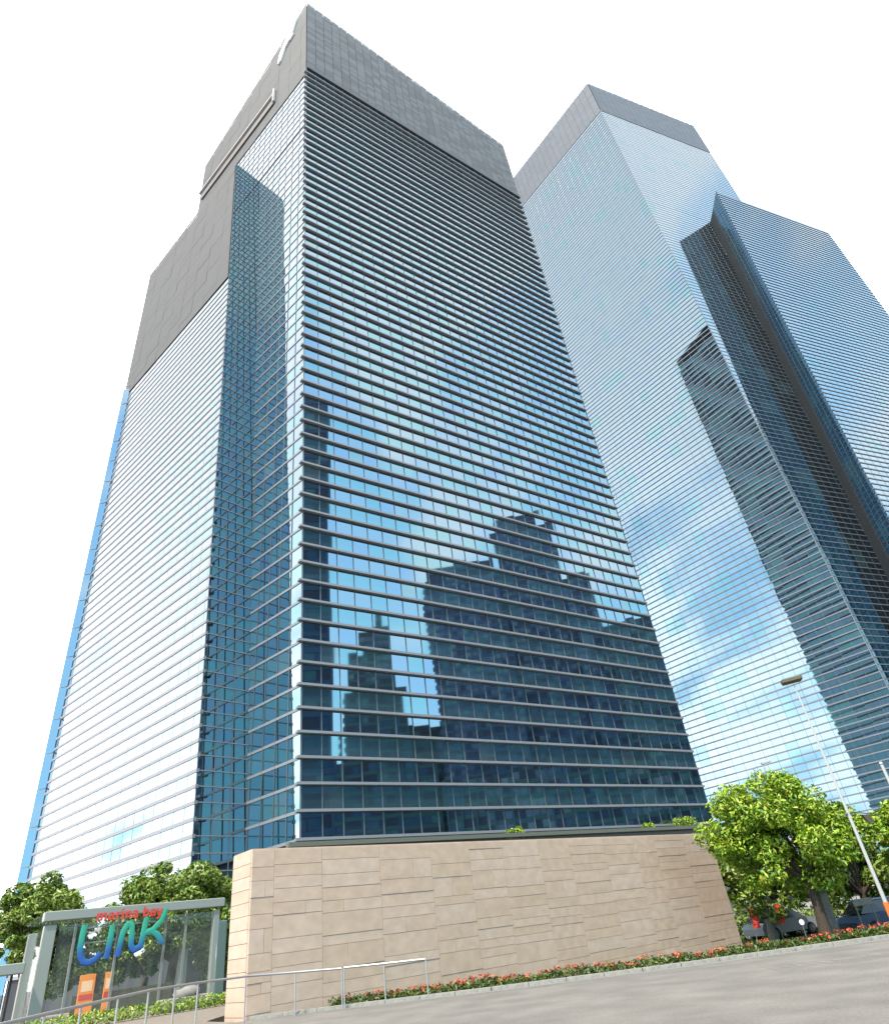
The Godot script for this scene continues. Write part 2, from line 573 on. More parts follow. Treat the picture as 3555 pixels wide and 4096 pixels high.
# ------------------------------------------------------------------ tower behind
func tower_two() -> void:
	var t := thing("glass_office_tower", "taller glass office tower behind on the right mirroring blue sky and clouds", "office tower")
	var K := az(31.9, 133.0)
	var uL := Vector3(-cos(deg_to_rad(50.0)), 0, -sin(deg_to_rad(50.0)))
	var nL := Vector3(-sin(deg_to_rad(50.0)), 0, cos(deg_to_rad(50.0)))
	var uR := Vector3(cos(deg_to_rad(25.0)), 0, -sin(deg_to_rad(25.0)))
	var nR := Vector3(sin(deg_to_rad(25.0)), 0, cos(deg_to_rad(25.0)))
	var LL := 46.0
	var LR := 47.3
	var out := 8.5
	var splay := 5.2
	var ret := func(y: float) -> float: return 11.9 + 0.072 * y
	var rim := func(y: float) -> float: return 11.9 - 5.2 + 0.072 * y
	var y0 := 4.0
	var dy := 1.32
	var yC := 225.5
	var yT := 245.5
	var yB := 173.0
	var pe := 64.5
	var L := K + uL * LL
	var R := K + uR * LR
	var Bk := L + uR * LR
	var core := MB.new()
	var cen := (K + L + R + Bk) * 0.25
	var bb := PackedVector3Array()
	var tt := PackedVector3Array()
	for p: Vector3 in [K, R, Bk, L]:
		var q := cen + (p - cen) * 0.994
		bb.append(q + Vector3.UP * -1.0)
		tt.append(q + Vector3.UP * (yT - 0.2))
	core.prism(bb, tt)
	put("core", core, M.dark_core, t)
	var bay := MB.new()
	var s0: float = ret.call(-1.0) + 0.2
	var s1: float = ret.call(yB) + 0.2
	var f := nR * (out - 0.12)
	bay.prism(PackedVector3Array([K + uR * s0 - nR * 0.5 - Vector3.UP, K + uR * (s0 - splay) + f - Vector3.UP, K + uR * pe + f - Vector3.UP, K + uR * pe - nR * 25.0 - Vector3.UP]), PackedVector3Array([K + uR * s1 - nR * 0.5 + Vector3.UP * yB, K + uR * (s1 - splay) + f + Vector3.UP * yB, K + uR * pe + f + Vector3.UP * yB, K + uR * pe - nR * 25.0 + Vector3.UP * yB]))
	put("bay_core", bay, M.dark_core, t)
	var bins := [MB.new(), MB.new(), MB.new(), MB.new()]
	var variants := [M.glass_dark, M.glass_blue, M.glass_teal, M.glass_pale]
	var extra := MB.new()
	var left := [300, extra]
	var blind := FastNoiseLite.new()
	blind.seed = 8
	blind.frequency = 0.2
	var pick := func(j: int, k: int) -> int:
		var z := blind.get_noise_2d(k * 1.3, floor(j / 3.0) * 2.1)
		if z > 0.34:
			return 2
		return 1 if (j % 3 == 1 and z > 0.0) else 0
	var o := {"dy": dy, "dw": 2.3, "ld": 0.13, "lt": 0.22, "variants": variants, "pick": pick, "ledge_mat": M.ledge_two, "mull_mat": M.mullion, "ext": 0.1, "ext2": 0.0, "mw": 0.04, "md": 0.03, "tilt": 0.0012}
	o.single = func(j: int, k: int) -> bool: return j > 4 and j < 44 and k < 7
	facade(t, K, uL, nL, y0, yC, k0, func(_y: float) -> float: return LL, o, bins, left)
	o.erase("single")
	o.lift = 0.006
	facade(t, K + nR * out, uR, nR, y0, yB - 0.5, rim, func(_y: float) -> float: return pe, o, bins, left)
	var oS := o.duplicate()
	oS.ld = 0.07
	oS.lt = 0.16
	facade(t, K, uR, nR, y0, yB, k0, ret, oS, bins, left)
	facade(t, K, uR, nR, yB, yC, k0, func(_y: float) -> float: return LR, oS, bins, left)
	var oW := o.duplicate()
	oW.lean = uR * 0.072
	oW.dw = 1.83
	oW.ld = 0.02
	oW.lt = 0.06
	oW.ext = 0.0
	oW.lift = 0.012
	var wl := sqrt(out * out + splay * splay)
	facade(t, K + uR * 11.9, (nR * out - uR * splay) / wl, (-uR * out - nR * splay) / wl, y0, yB, k0, func(_y: float) -> float: return wl, oW, bins, left)
	tag(put_many("upper_pane_field", bins, variants, t), "", "", "", "stuff")
	tag(put("ledge_field", extra, M.ledge_two, t), "", "", "", "stuff")
	var cg := [MB.new(), MB.new()]
	var top := func(_s: float) -> float: return yT
	cladding(K + nL * 0.1, uL, nL, yC + 0.2, top, k0, func(_y: float) -> float: return LL, 2.3, 1.32, cg, 0.04)
	cladding(K + nR * 0.1, uR, nR, yC + 0.2, top, k0, func(_y: float) -> float: return LR, 2.3, 1.32, cg, 0.04)
	tag(put_many("crown_screen", cg, [M.crown_two_a, M.crown_two_b], t), "", "", "", "stuff")
	unit("corner_trim", M.mullion, t, K + (nR + nL).normalized() * 0.05 + Vector3.UP * 115.0, uR * 0.16, Vector3.UP * 222.0, nR * 0.16)

# ------------------------------------------------------------------ city behind the viewer, seen mirrored in the near tower
func mirrored_tower(label: String, a0: float, a1: float, dist: float, h: float, mt: Material, bands: Material, steps: Array = []) -> void:
	var C := Vector3(-65.2, 0, -84.7)
	var mid := (a0 + a1) * 0.5
	var w := 2.0 * dist * tan(deg_to_rad(absf(a1 - a0) * 0.5))
	var at := C + az(mid, dist + w * 0.4)
	var fwd := az(mid, 1.0)
	var side := Vector3(-fwd.z, 0, fwd.x)
	var t := thing("distant_office_block", label, "office block", at, 0.0, "city blocks mirrored in the glass")
	var levels := [[1.0, h, 0.0]]
	for s: Array in steps:
		levels.append(s)
	var yb := -1.0
	for lv: Array in levels:
		var hw: float = w * 0.5 * (lv[0] as float)
		var ht: float = lv[1]
		var off: Vector3 = side * (w * 0.5 * (lv[2] as float))
		var b := MB.new()
		b.box(off + Vector3.UP * (yb + ht) * 0.5, side * hw, Vector3.UP * (ht - yb) * 0.5, fwd * hw * 0.8)
		put("shaft", b, mt, t)
		var bd := MB.new()
		var y := maxf(yb + 4.0, 6.0)
		while y < ht - 2.0:
			bd.box(off + Vector3.UP * y, side * (hw + 0.15), Vector3.UP * 0.7, fwd * (hw * 0.8 + 0.15))
			y += 4.0
		tag(put("floor_bands", bd, bands, t), "", "", "", "stuff")
		var wb := [MB.new(), MB.new(), MB.new()]
		var yw := maxf(yb + 4.8, 6.8)
		while yw < ht - 2.5:
			var cx := -hw
			while cx < hw - 1.5:
				var tx := rng.randf_range(-0.02, 0.02)
				var c0: Vector3 = off + side * (cx + 0.15) + Vector3.UP * yw - fwd * (hw * 0.8 + 0.08)
				var ax: Vector3 = side * 2.7 + fwd * tx
				wb[[0, 0, 1, 1, 2][rng.randi() % 5]].face(c0, c0 + ax, c0 + ax + Vector3.UP * 2.4, c0 + Vector3.UP * 2.4)
				cx += 3.0
			yw += 4.0
		tag(put_many("window_field", wb, [M.city_glass, M.city_window_a, M.city_window_b], t), "", "", "", "stuff")
		var np := int(hw * 2.0 / 6.0)
		for i in np + 1:
			unit("pier", bands, t, off + side * (-hw + 2.0 * hw * i / maxf(np, 1)) - fwd * (hw * 0.8 + 0.1) + Vector3.UP * (yb + ht) * 0.5, side * 0.7, Vector3.UP * (ht - yb - 0.1), fwd * 0.5)
		yb = ht

# ------------------------------------------------------------------ plants
func leaf_cloud(b: MB, o: Vector3, r: Vector3, count: int, size: float, cols: Array, shell := 0.55) -> void:
	for i in count:
		var d := Vector3(rng.randfn(), rng.randfn(), rng.randfn()).normalized()
		var p := o + d * r * (shell + (1.0 - shell) * sqrt(rng.randf())) * rng.randf_range(0.85, 1.08)
		var nn := (d * 0.5 + Vector3(0, 0.55, 0) + Vector3(rng.randfn(), rng.randfn(), rng.randfn()) * 0.55).normalized()
		var a := nn.cross(Vector3(rng.randfn(), rng.randfn(), rng.randfn())).normalized()
		var e := nn.cross(a)
		var s := size * rng.randf_range(0.6, 1.3)
		var col: Color = cols[rng.randi() % cols.size()]
		col = col * rng.randf_range(0.8, 1.2)
		var k := b.v.size()
		b.v.append_array(PackedVector3Array([p - a * s, p + e * s * 0.42 + nn * s * 0.1, p + a * s - nn * s * 0.18, p - e * s * 0.42 + nn * s * 0.1]))
		b.n.append_array(PackedVector3Array([nn, (nn + e * 0.4).normalized(), nn, (nn - e * 0.4).normalized()]))
		b.c.append_array(PackedColorArray([col, col, col, col]))
		b.t.append_array(PackedVector2Array([Vector2.ZERO, Vector2.ZERO, Vector2.ZERO, Vector2.ZERO]))
		b.ix.append_array(PackedInt32Array([k, k + 1, k + 2, k, k + 2, k + 3]))

func bush(at: Vector3, r: float, label: String) -> void:
	var t := thing("shrub", label, "shrub", at)
	var b := MB.new()
	for i in 5:
		leaf_cloud(b, Vector3(rng.randf_range(-1.2, 1.2) * r, r * rng.randf_range(0.9, 1.4), rng.randf_range(-0.5, 0.5) * r), Vector3.ONE * r * 0.8, 150, 0.13, M.lime_cols)
	put("foliage", b, M.leaf, t)
	var st := MB.new()
	for i in 5:
		st.tube(PackedVector3Array([Vector3(0, 0, 0), Vector3(rng.randf_range(-0.8, 0.8) * r, r, rng.randf_range(-0.3, 0.3) * r)]), PackedFloat32Array([0.03, 0.015]), 5)
	put("stem", st, M.bark, t)

func tree(label: String, group: String, at: Vector3, height: float, rad: Vector3, cy: float, clumps: int, per: int, leaf: float, cols: Array, fork: float, seed_: int, bark: Material) -> void:
	rng.seed = seed_
	var t := thing("tree", label, "tree", at, 0.0, group)
	var tr := MB.new()
	var bend := Vector3(rng.randf_range(-0.25, 0.25), 0, rng.randf_range(-0.25, 0.25))
	var tops := PackedVector3Array([Vector3(0, -0.1, 0), Vector3(0.02, fork * 0.4, 0) + bend * 0.3, Vector3(0, fork, 0) + bend])
	var tw := 0.045 * height
	tr.tube(tops, PackedFloat32Array([tw * 1.25, tw * 0.85, tw * 0.7]), 9)
	var stemn := put("trunk", tr, bark, t)
	var f := tops[2]
	var cen := Vector3(0, cy, 0)
	var b := MB.new()
	for i in clumps:
		var d := Vector3(rng.randfn(), rng.randfn() * 0.8 + 0.15, rng.randfn()).normalized()
		var q := cen + d * rad * rng.randf_range(0.45, 0.95)
		var cr := rng.randf_range(0.16, 0.32) * (rad.x + rad.z) * 0.5
		leaf_cloud(b, q, Vector3(cr, cr * 0.72, cr), per, leaf, cols)
		if i % 3 == 0:
			var br := MB.new()
			var m := f.lerp(q, 0.5) + Vector3(0, 0.25, 0)
			br.tube(PackedVector3Array([f - Vector3(0, 0.1, 0), m, q]), PackedFloat32Array([tw * 0.42, tw * 0.24, tw * 0.08]), 6)
			put("branch", br, bark, stemn)
	put("crown", b, M.leaf, t)

# ------------------------------------------------------------------ small things
func car(at: Vector3, turn: float, paint: Material, label: String) -> void:
	var t := thing("parked_car", label, "car", at, turn)
	# side profile, x along the car
	var low := [Vector2(-2.1, 0.3), Vector2(-2.15, 0.62), Vector2(-1.95, 0.85), Vector2(-1.0, 0.93), Vector2(1.15, 0.93), Vector2(1.95, 0.8), Vector2(2.15, 0.55), Vector2(2.1, 0.3)]
	var b := MB.new()
	var A := PackedVector3Array()
	var B := PackedVector3Array()
	for p: Vector2 in low:
		A.append(Vector3(p.x, p.y, 0.85))
		B.append(Vector3(p.x, p.y, -0.85))
	b.prism(A, B)
	var body := put("body", b, paint, t)
	var c := MB.new()
	var roof := MB.new()
	c.prism(PackedVector3Array([Vector3(-1.7, 0.92, 0.76), Vector3(1.2, 0.92, 0.76), Vector3(1.2, 0.92, -0.76), Vector3(-1.7, 0.92, -0.76)]), PackedVector3Array([Vector3(-1.2, 1.4, 0.6), Vector3(0.45, 1.4, 0.6), Vector3(0.45, 1.4, -0.6), Vector3(-1.2, 1.4, -0.6)]))
	put("window_band", c, M.car_glass, t)
	roof.cbox(Vector3(-0.37, 1.42, 0), Vector3(0.86, 0, 0), Vector3(0, 0.035, 0), Vector3(0, 0, 0.62), 0.02)
	put("roof", roof, paint, t)
	for sx: float in [-1.3, 1.35]:
		for sz: float in [-0.78, 0.78]:
			var w := MB.new()
			w.tube(PackedVector3Array([Vector3(sx, 0.31, sz - 0.1), Vector3(sx, 0.31, sz + 0.1)]), PackedFloat32Array([0.31, 0.31]), 14)
			var wh := put("wheel", w, M.tyre, t)
			var ri := MB.new()
			ri.tube(PackedVector3Array([Vector3(sx, 0.31, sz - 0.11), Vector3(sx, 0.31, sz + 0.11)]), PackedFloat32Array([0.19, 0.19]), 12)
			put("rim", ri, M.grey_metal, wh)
	for sz: float in [-0.6, 0.6]:
		var h := MB.new()
		h.cbox(Vector3(2.1, 0.62, sz), Vector3(0.05, 0, 0), Vector3(0, 0.07, 0), Vector3(0, 0, 0.16), 0.015)
		put("headlight", h, M.white_paint, body)

func stone_wall() -> void:
	var A := Vector3(-7.5, 0, -22.6)
	var B := Vector3(11.9, 0, -40.0)
	var u := (B - A).normalized()
	var n := Vector3(-u.z, 0, u.x)
	var len := A.distance_to(B)
	var th := 1.5
	var y0 := -1.0
	var h := 0.354
	var rows := 15
	var t := thing("stone_wall", "long beige stone-clad wall in front of the nearest tower", "wall", A)
	var core := MB.new()
	core.box(u * (len * 0.5) - n * (th * 0.5) + Vector3.UP * ((y0 + y0 + rows * h - 0.02) * 0.5), u * (len * 0.5 - 0.07), Vector3.UP * (rows * h - 0.02) * 0.5, n * (th * 0.5 - 0.06))
	put("core", core, M.mortar, t)
	var stones := [M.stone_a, M.stone_b, M.stone_c, M.stone_d]
	rng.seed = 77
	var s := 0.0
	while s < len - 0.05:
		var w := rng.randf_range(1.5, 2.5) if s > 0.0 else 0.75
		if len - s - w < 1.2:
			w = len - s
		var y := y0
		var top := y0 + rows * h
		while y < top - 0.02:
			var hh: float = [0.27, 0.34, 0.38, 0.45, 0.62][rng.randi() % 5]
			if top - y - hh < 0.22:
				hh = top - y
			# some courses are split once more
			var cut := [0.0, 1.0] if rng.randf() < 0.75 else [0.0, rng.randf_range(0.35, 0.65), 1.0]
			for c in cut.size() - 1:
				var a: float = s + w * (cut[c] as float)
				var b: float = s + w * (cut[c + 1] as float)
				var pr := rng.randf_range(0.0, 0.014)
				unit("stone_block", stones[rng.randi() % 4], t, u * ((a + b) * 0.5) + Vector3.UP * (y + hh * 0.5) - n * (0.05 - pr * 0.5), u * (b - a - 0.008), Vector3.UP * (hh - 0.010), n * (0.1 + pr))
			y += hh
		s += w
	for j in rows:
		var yb := y0 + j * h
		for e: int in [0, 1]:
			var end: Vector3 = Vector3.ZERO if e == 0 else u * len
			var sg := 1.0 if e == 0 else -1.0
			unit("stone_block", stones[rng.randi() % 4], t, end + u * (0.045 * sg) - n * (th * 0.5 + 0.05) + Vector3.UP * (yb + h * 0.5), u * 0.1, Vector3.UP * (h - 0.013), n * (th - 0.12))
	for i in 12:
		unit("coping_slab", stones[i % 4], t, u * (len * (i + 0.5) / 12.0) - n * (th * 0.5 + 0.03) + Vector3.UP * (y0 + rows * h + 0.02), u * (len / 12.0 - 0.012), Vector3.UP * 0.05, n * (th - 0.04))

func rail_run(called_label: String, pts: Array, every: float, base: float) -> void:
	var p0: Vector3 = pts[0]
	var t := thing("handrail", called_label, "handrail", Vector3(p0.x, base, p0.z), 0.0)
	var off := Vector3(p0.x, base, p0.z)
	var b := MB.new()
	var pp := PackedVector3Array()
	var rr := PackedFloat32Array()
	for p: Vector3 in pts:
		pp.append(p - off)
		rr.append(0.028)
	b.tube(pp, rr, 10)
	put("rail", b, M.steel, t)
	for i in pts.size() - 1:
		var a: Vector3 = pts[i]
		var c: Vector3 = pts[i + 1]
		var m := maxi(1, int(round(a.distance_to(c) / every)))
		for k in m + (1 if i == pts.size() - 2 else 0):
			var q := a.lerp(c, float(k) / m)
			var pb := MB.new()
			pb.tube(PackedVector3Array([Vector3(q.x, base - 0.02, q.z) - off, q - off]), PackedFloat32Array([0.021, 0.021]), 8)
			put("post", pb, M.steel, t)

func stroke(b: MB, pts: Array, w: float, F: Callable) -> void:
	# a rounded flat stroke with thickness, in sign space
	var P := PackedVector3Array()
	var Rr := PackedFloat32Array()
	for p: Vector2 in pts:
		P.append(F.call(p))
		Rr.append(w)
	b.tube(P, Rr, 8)

func pavilion() -> void:
	var A := Vector3(-20.75, 0, -34.2)
	var B := Vector3(-14.8, 0, -39.1)
	var u := (B - A).normalized()
	var n := Vector3(-u.z, 0, u.x)
	var len := A.distance_to(B)
	var dep := 5.0
	var t := thing("glass_entrance_pavilion", "grey steel and glass entrance pavilion left of the stone wall", "pavilion", A)
	var H := 4.35
	var beam := MB.new()
	beam.cbox(u * (len * 0.5) + Vector3.UP * (H - 0.2), u * (len * 0.5 + 0.35), Vector3.UP * 0.2, n * 0.3, 0.03)
	put("front_beam", beam, M.pav_metal, t)
	var roof := MB.new()
	roof.box(u * (len * 0.5) - n * (dep * 0.5 + 0.3) + Vector3.UP * (H - 0.12), u * (len * 0.5 + 0.3), Vector3.UP * 0.1, n * (dep * 0.5))
	put("glass_roof", roof, M.clear_glass, t)
	for q: Array in [[0.0, 0.0, 0.26], [len, 0.0, 0.15], [0.0, dep, 0.2], [len, dep, 0.2]]:
		var pb := MB.new()
		pb.cbox(u * (q[0] as float) - n * (q[1] as float) + Vector3.UP * (H - 0.55) * 0.5, u * (q[2] as float), Vector3.UP * ((H - 0.55) * 0.5), n * 0.18, 0.02)
		put("post", pb, M.pav_metal, t)
	var cuts := [0.34, 1.1, 3.0, 5.2, 6.2, len - 0.15]
	for i in cuts.size() - 1:
		var a: float = cuts[i]
		var c: float = cuts[i + 1]
		if i > 0:
			unit("mullion", M.pav_mullion, t, u * a + Vector3.UP * (H - 0.55) * 0.5, u * 0.1, Vector3.UP * (H - 0.56), n * 0.14)
		unit("glass_pane", M.clear_glass, t, u * ((a + c) * 0.5) + Vector3.UP * (H - 0.55) * 0.5, u * (c - a - 0.12), Vector3.UP * (H - 0.6), n * 0.02)
	for i in 3:
		unit("side_glass_pane", M.clear_glass, t, -n * (0.9 + i * 1.55) + Vector3.UP * (H - 0.55) * 0.5, n * 1.45, Vector3.UP * (H - 0.6), u * 0.02)
	var back := MB.new()
	back.box(u * (len * 0.62) - n * dep + Vector3.UP * 0.45, u * (len * 0.32), Vector3.UP * 0.45, n * 0.08)
	put("low_back_wall", back, M.olive_wall, t)
	# lower canopy running off to the left
	var cn := thing("low_canopy", "low grey canopy running off to the left of the glass pavilion", "canopy", A - u * 0.5)
	var cb := MB.new()
	cb.cbox(-u * 2.6 + Vector3.UP * 2.25, u * 2.3, Vector3.UP * 0.2, n * 0.8, 0.03)
	put("roof_slab", cb, M.pav_metal, cn)
	for i in 3:
		var pb := MB.new()
		pb.cbox(-u * (0.6 + i * 1.9) - n * 0.4 + Vector3.UP * 1.03, u * 0.05, Vector3.UP * 1.03, n * 0.05, 0.01)
		put("post", pb, M.dark_metal, cn)
	# pale glass fin between the pavilion and the wall
	var fn := thing("glass_fin", "pale green upright glass fin between pavilion and stone wall", "glass panel", Vector3(-12.5, 0, -33.9))
	var fb := MB.new()
	fb.cbox(Vector3.UP * 1.55, u * 0.2, Vector3.UP * 1.5, n * 0.06, 0.015)
	put("panel", fb, M.pale_green_glass, fn)
	var fs := MB.new()
	fs.cbox(Vector3.UP * 0.04, u * 0.3, Vector3.UP * 0.05, n * 0.14, 0.01)
	put("shoe", fs, M.dark_metal, fn)
	# lettering
	var sg := thing("link_sign", "blue-green LINK lettering with red writing above on the pavilion's front", "sign", A + u * 1.3 + n * 0.42 + Vector3.UP * 2.05)
	var F := func(p: Vector2) -> Vector3: return u * p.x + Vector3.UP * p.y
	var shapes := {
		"letter_l": [[Vector2(0.1, 1.62), Vector2(0.06, 1.2), Vector2(0.05, 0.75), Vector2(0.1, 0.4), Vector2(0.26, 0.16), Vector2(0.5, 0.1), Vector2(0.75, 0.2), Vector2(0.95, 0.42)]],
		"letter_i": [[Vector2(1.32, 1.5), Vector2(1.3, 1.0), Vector2(1.27, 0.5), Vector2(1.22, 0.18)]],
		"letter_n": [[Vector2(1.72, 0.2), Vector2(1.76, 0.7), Vector2(1.83, 1.2), Vector2(2.02, 1.52), Vector2(2.2, 1.4), Vector2(2.24, 1.0), Vector2(2.26, 0.6), Vector2(2.42, 0.38), Vector2(2.62, 0.5)]],
		"letter_k": [[Vector2(2.85, 1.72), Vector2(2.78, 1.2), Vector2(2.74, 0.75), Vector2(2.68, 0.45)], [Vector2(2.76, 1.02), Vector2(3.2, 1.15), Vector2(3.55, 1.5), Vector2(3.75, 2.0)], [Vector2(3.15, 1.12), Vector2(3.45, 0.9), Vector2(3.7, 0.55)]],
	}
	var flat := func(b: MB) -> void:
		for i in b.v.size():
			var q := b.v[i]
			b.v[i] = q - n * (q.dot(n) * 0.8)
			var m := b.n[i]
			b.n[i] = ((m - n * m.dot(n)) * 0.2 + n * m.dot(n)).normalized()
	for key: String in shapes:
		var lb := MB.new()
		for st: Array in shapes[key]:
			# resample for the colour blend of the paint
			var fine := []
			for i in st.size() - 1:
				for k in 4:
					fine.append((st[i] as Vector2).lerp(st[i + 1], k / 4.0))
			fine.append(st[st.size() - 1])
			stroke(lb, fine, 0.14, F)
		for i in lb.v.size():
			lb.c[i] = Color(0.012, 0.075, 0.27).lerp(Color(0.02, 0.26, 0.17), smoothstep(0.35, 1.2, lb.v[i].y))
		flat.call(lb)
		put(key, lb, M.sign_paint, sg)
	var tm := TextMesh.new()
	var sf := SystemFont.new()
	sf.font_names = PackedStringArray(["Droid Sans"])
	sf.font_weight = 700
	tm.font = sf
	tm.text = "marina bay"
	tm.font_size = 64
	tm.pixel_size = 0.0088
	tm.depth = 0.06
	var w := MeshInstance3D.new()
	w.name = "red_writing"
	w.mesh = tm
	w.material_override = M.red_paint
	w.transform = Transform3D(Basis(u, Vector3.UP, n), u * 2.05 + Vector3.UP * 1.93)
	sg.add_child(w)
	var bk := MB.new()
	bk.box(u * 1.8 + Vector3.UP * 0.9 - n * 0.22, u * 1.7, Vector3.UP * 0.03, n * 0.05)
	bk.box(u * 1.8 + Vector3.UP * 1.5 - n * 0.22, u * 1.7, Vector3.UP * 0.03, n * 0.05)
	put("mounting_bar", bk, M.pav_mullion, sg)
	# orange poster stands behind the glass
	var no := 0
	for q: Array in [[Vector3(-21.0, 0, -38.7), 0.36, "wide orange poster stand behind the pavilion glass"], [Vector3(-20.1, 0, -39.1), 0.2, "narrow orange poster stand behind the pavilion glass"]]:
		var ps := thing("poster_stand", q[2], "poster stand", q[0], 0.0, "orange poster stands")
		var hw: float = q[1]
		var pb := MB.new()
		pb.cbox(Vector3.UP * 0.88, u * hw, Vector3.UP * 0.85, n * 0.04, 0.01)
		var brd := put("board", pb, M.orange, ps)
		var pr := MB.new()
		pr.box(Vector3.UP * 1.25 + n * 0.045, u * hw * 0.7, Vector3.UP * 0.22, n * 0.004)
		put("pale_print", pr, M.pale_orange, brd)
		var p2 := MB.new()
		p2.box(Vector3.UP * 0.8 + n * 0.045, u * hw * 0.85, Vector3.UP * 0.12, n * 0.004)
		put("red_print", p2, M.red_paint, brd)
		var ft := MB.new()
		ft.cbox(Vector3.UP * 0.02, u * hw, Vector3.UP * 0.025, n * 0.2, 0.008)
		put("foot", ft, M.dark_metal, ps)
		no += 1

func lamp_post() -> void:
	var t := thing("street_lamp", "tall slim white street lamp standing before the bright green tree", "street lamp", Vector3(14.95, -0.4, -30.5))
	var b := MB.new()
	b.tube(PackedVector3Array([Vector3(0, -0.3, 0), Vector3(0, 4.5, 0), Vector3(-0.03, 9.6, 0.02)]), PackedFloat32Array([0.085, 0.06, 0.03]), 12)
	put("pole", b, M.white_metal, t)
	var s := MB.new()
	s.tube(PackedVector3Array([Vector3(0, -0.1, 0), Vector3(0, 0.9, 0)]), PackedFloat32Array([0.11, 0.105]), 12)
	put("base_sleeve", s, M.orange_dark, t)
	var h := MB.new()
	h.cbox(Vector3(-0.05, 9.78, 0.0), Vector3(0.44, 0.03, 0.1), Vector3(-0.01, 0.11, 0), Vector3(-0.05, 0, 0.22), 0.05)
	put("lamp_head", h, M.lamp_head, t)
	var a := MB.new()
	a.tube(PackedVector3Array([Vector3(-0.2, 4.05, 0.08), Vector3(0.2, 4.12, -0.06), Vector3(1.05, 4.0, -0.4)]), PackedFloat32Array([0.03, 0.03, 0.025]), 8)
	var arm := put("bracket", a, M.grey_metal, t)
	var l := MB.new()
	l.prism(PackedVector3Array([Vector3(0.6, 3.98, -0.12), Vector3(1.05, 3.95, -0.3), Vector3(1.0, 3.95, -0.5), Vector3(0.58, 3.98, -0.3)]), PackedVector3Array([Vector3(0.8, 3.6, -0.2), Vector3(0.9, 3.6, -0.25), Vector3(0.9, 3.6, -0.33), Vector3(0.8, 3.6, -0.3)]))
	put("lantern", l, M.lamp_head, arm)
	# mast rising behind the tree
	var m := thing("thin_mast", "thin grey mast with a short crosspiece rising behind the bright tree", "mast", Vector3(22.4, -0.9, -55.7))
	var mb := MB.new()
	mb.tube(PackedVector3Array([Vector3(0, -0.1, 0), Vector3(0, 10.9, 0)]), PackedFloat32Array([0.11, 0.06]), 8)
	put("pole", mb, M.white_metal, m)
	var mh := MB.new()
	mh.cbox(Vector3(0.25, 10.8, 0), Vector3(0.4, 0.05, 0), Vector3(0, 0.1, 0), Vector3(0, 0, 0.12), 0.03)
	put("lamp_head", mh, M.white_metal, m)
	var fp := thing("flagpole", "white flagpole at the right edge against the dark glass", "flagpole", Vector3(22.05, -0.9, -39.2))
	var fb := MB.new()
	fb.tube(PackedVector3Array([Vector3(0, -0.1, 0), Vector3(0, 7.35, 0)]), PackedFloat32Array([0.11, 0.085]), 10)
	put("pole", fb, M.white_metal, fp)
	var fc := MB.new()
	fc.lump(Vector3(0, 7.42, 0), Vector3(0.1, 0.1, 0.1), 2, 0.0)
	put("finial", fc, M.white_metal, fp)

func flower_bed(kerb: PackedVector2Array) -> void:
	var cur := Curve2D.new()
	for p in kerb:
		cur.add_point(p)
	var len := cur.get_baked_length()
	rng.seed = 5
	var b := MB.new()
	var fl := MB.new()
	var s := 2.3
	var reds := [Color(0.42, 0.045, 0.02), Color(0.48, 0.09, 0.025), Color(0.36, 0.025, 0.025), Color(0.5, 0.15, 0.04)]
	var nz := FastNoiseLite.new()
	nz.frequency = 0.35
	while s < minf(len, 46.0):
		var p := cur.sample_baked(s)
		var q := cur.sample_baked(minf(s + 0.1, len))
		var d := (q - p).normalized()
		var nn := Vector2(d.y, -d.x)
		if nn.y > 0:
			nn = -nn
		for k in 3:
			var w := 0.2 + k * 0.3 + rng.randf_range(-0.08, 0.08)
			var c := p + nn * w
			var hh := 0.12 + 0.05 * rng.randf() + 0.05 * nz.get_noise_1d(s)
			leaf_cloud(b, Vector3(c.x, hh * 0.75, c.y), Vector3(0.17, hh, 0.17), 34, 0.055, M.bed_cols, 0.4)
			if rng.randf() < 0.36 + 0.6 * nz.get_noise_1d(s * 1.7 + 40.0):
				var o := Vector3(c.x + rng.randf_range(-0.1, 0.1), hh * 1.65, c.y + rng.randf_range(-0.1, 0.1))
				leaf_cloud(fl, o, Vector3(0.085, 0.05, 0.085), 16, 0.035, reds, 0.2)
		s += 0.17
	tag(put("flower_bed_foliage", b, M.leaf), "low green hedge foliage growing along the pale kerb", "hedge", "", "stuff")
	tag(put("red_blossoms", fl, M.petal), "red and orange blossoms dotted over the kerbside hedge", "flowers", "", "stuff")

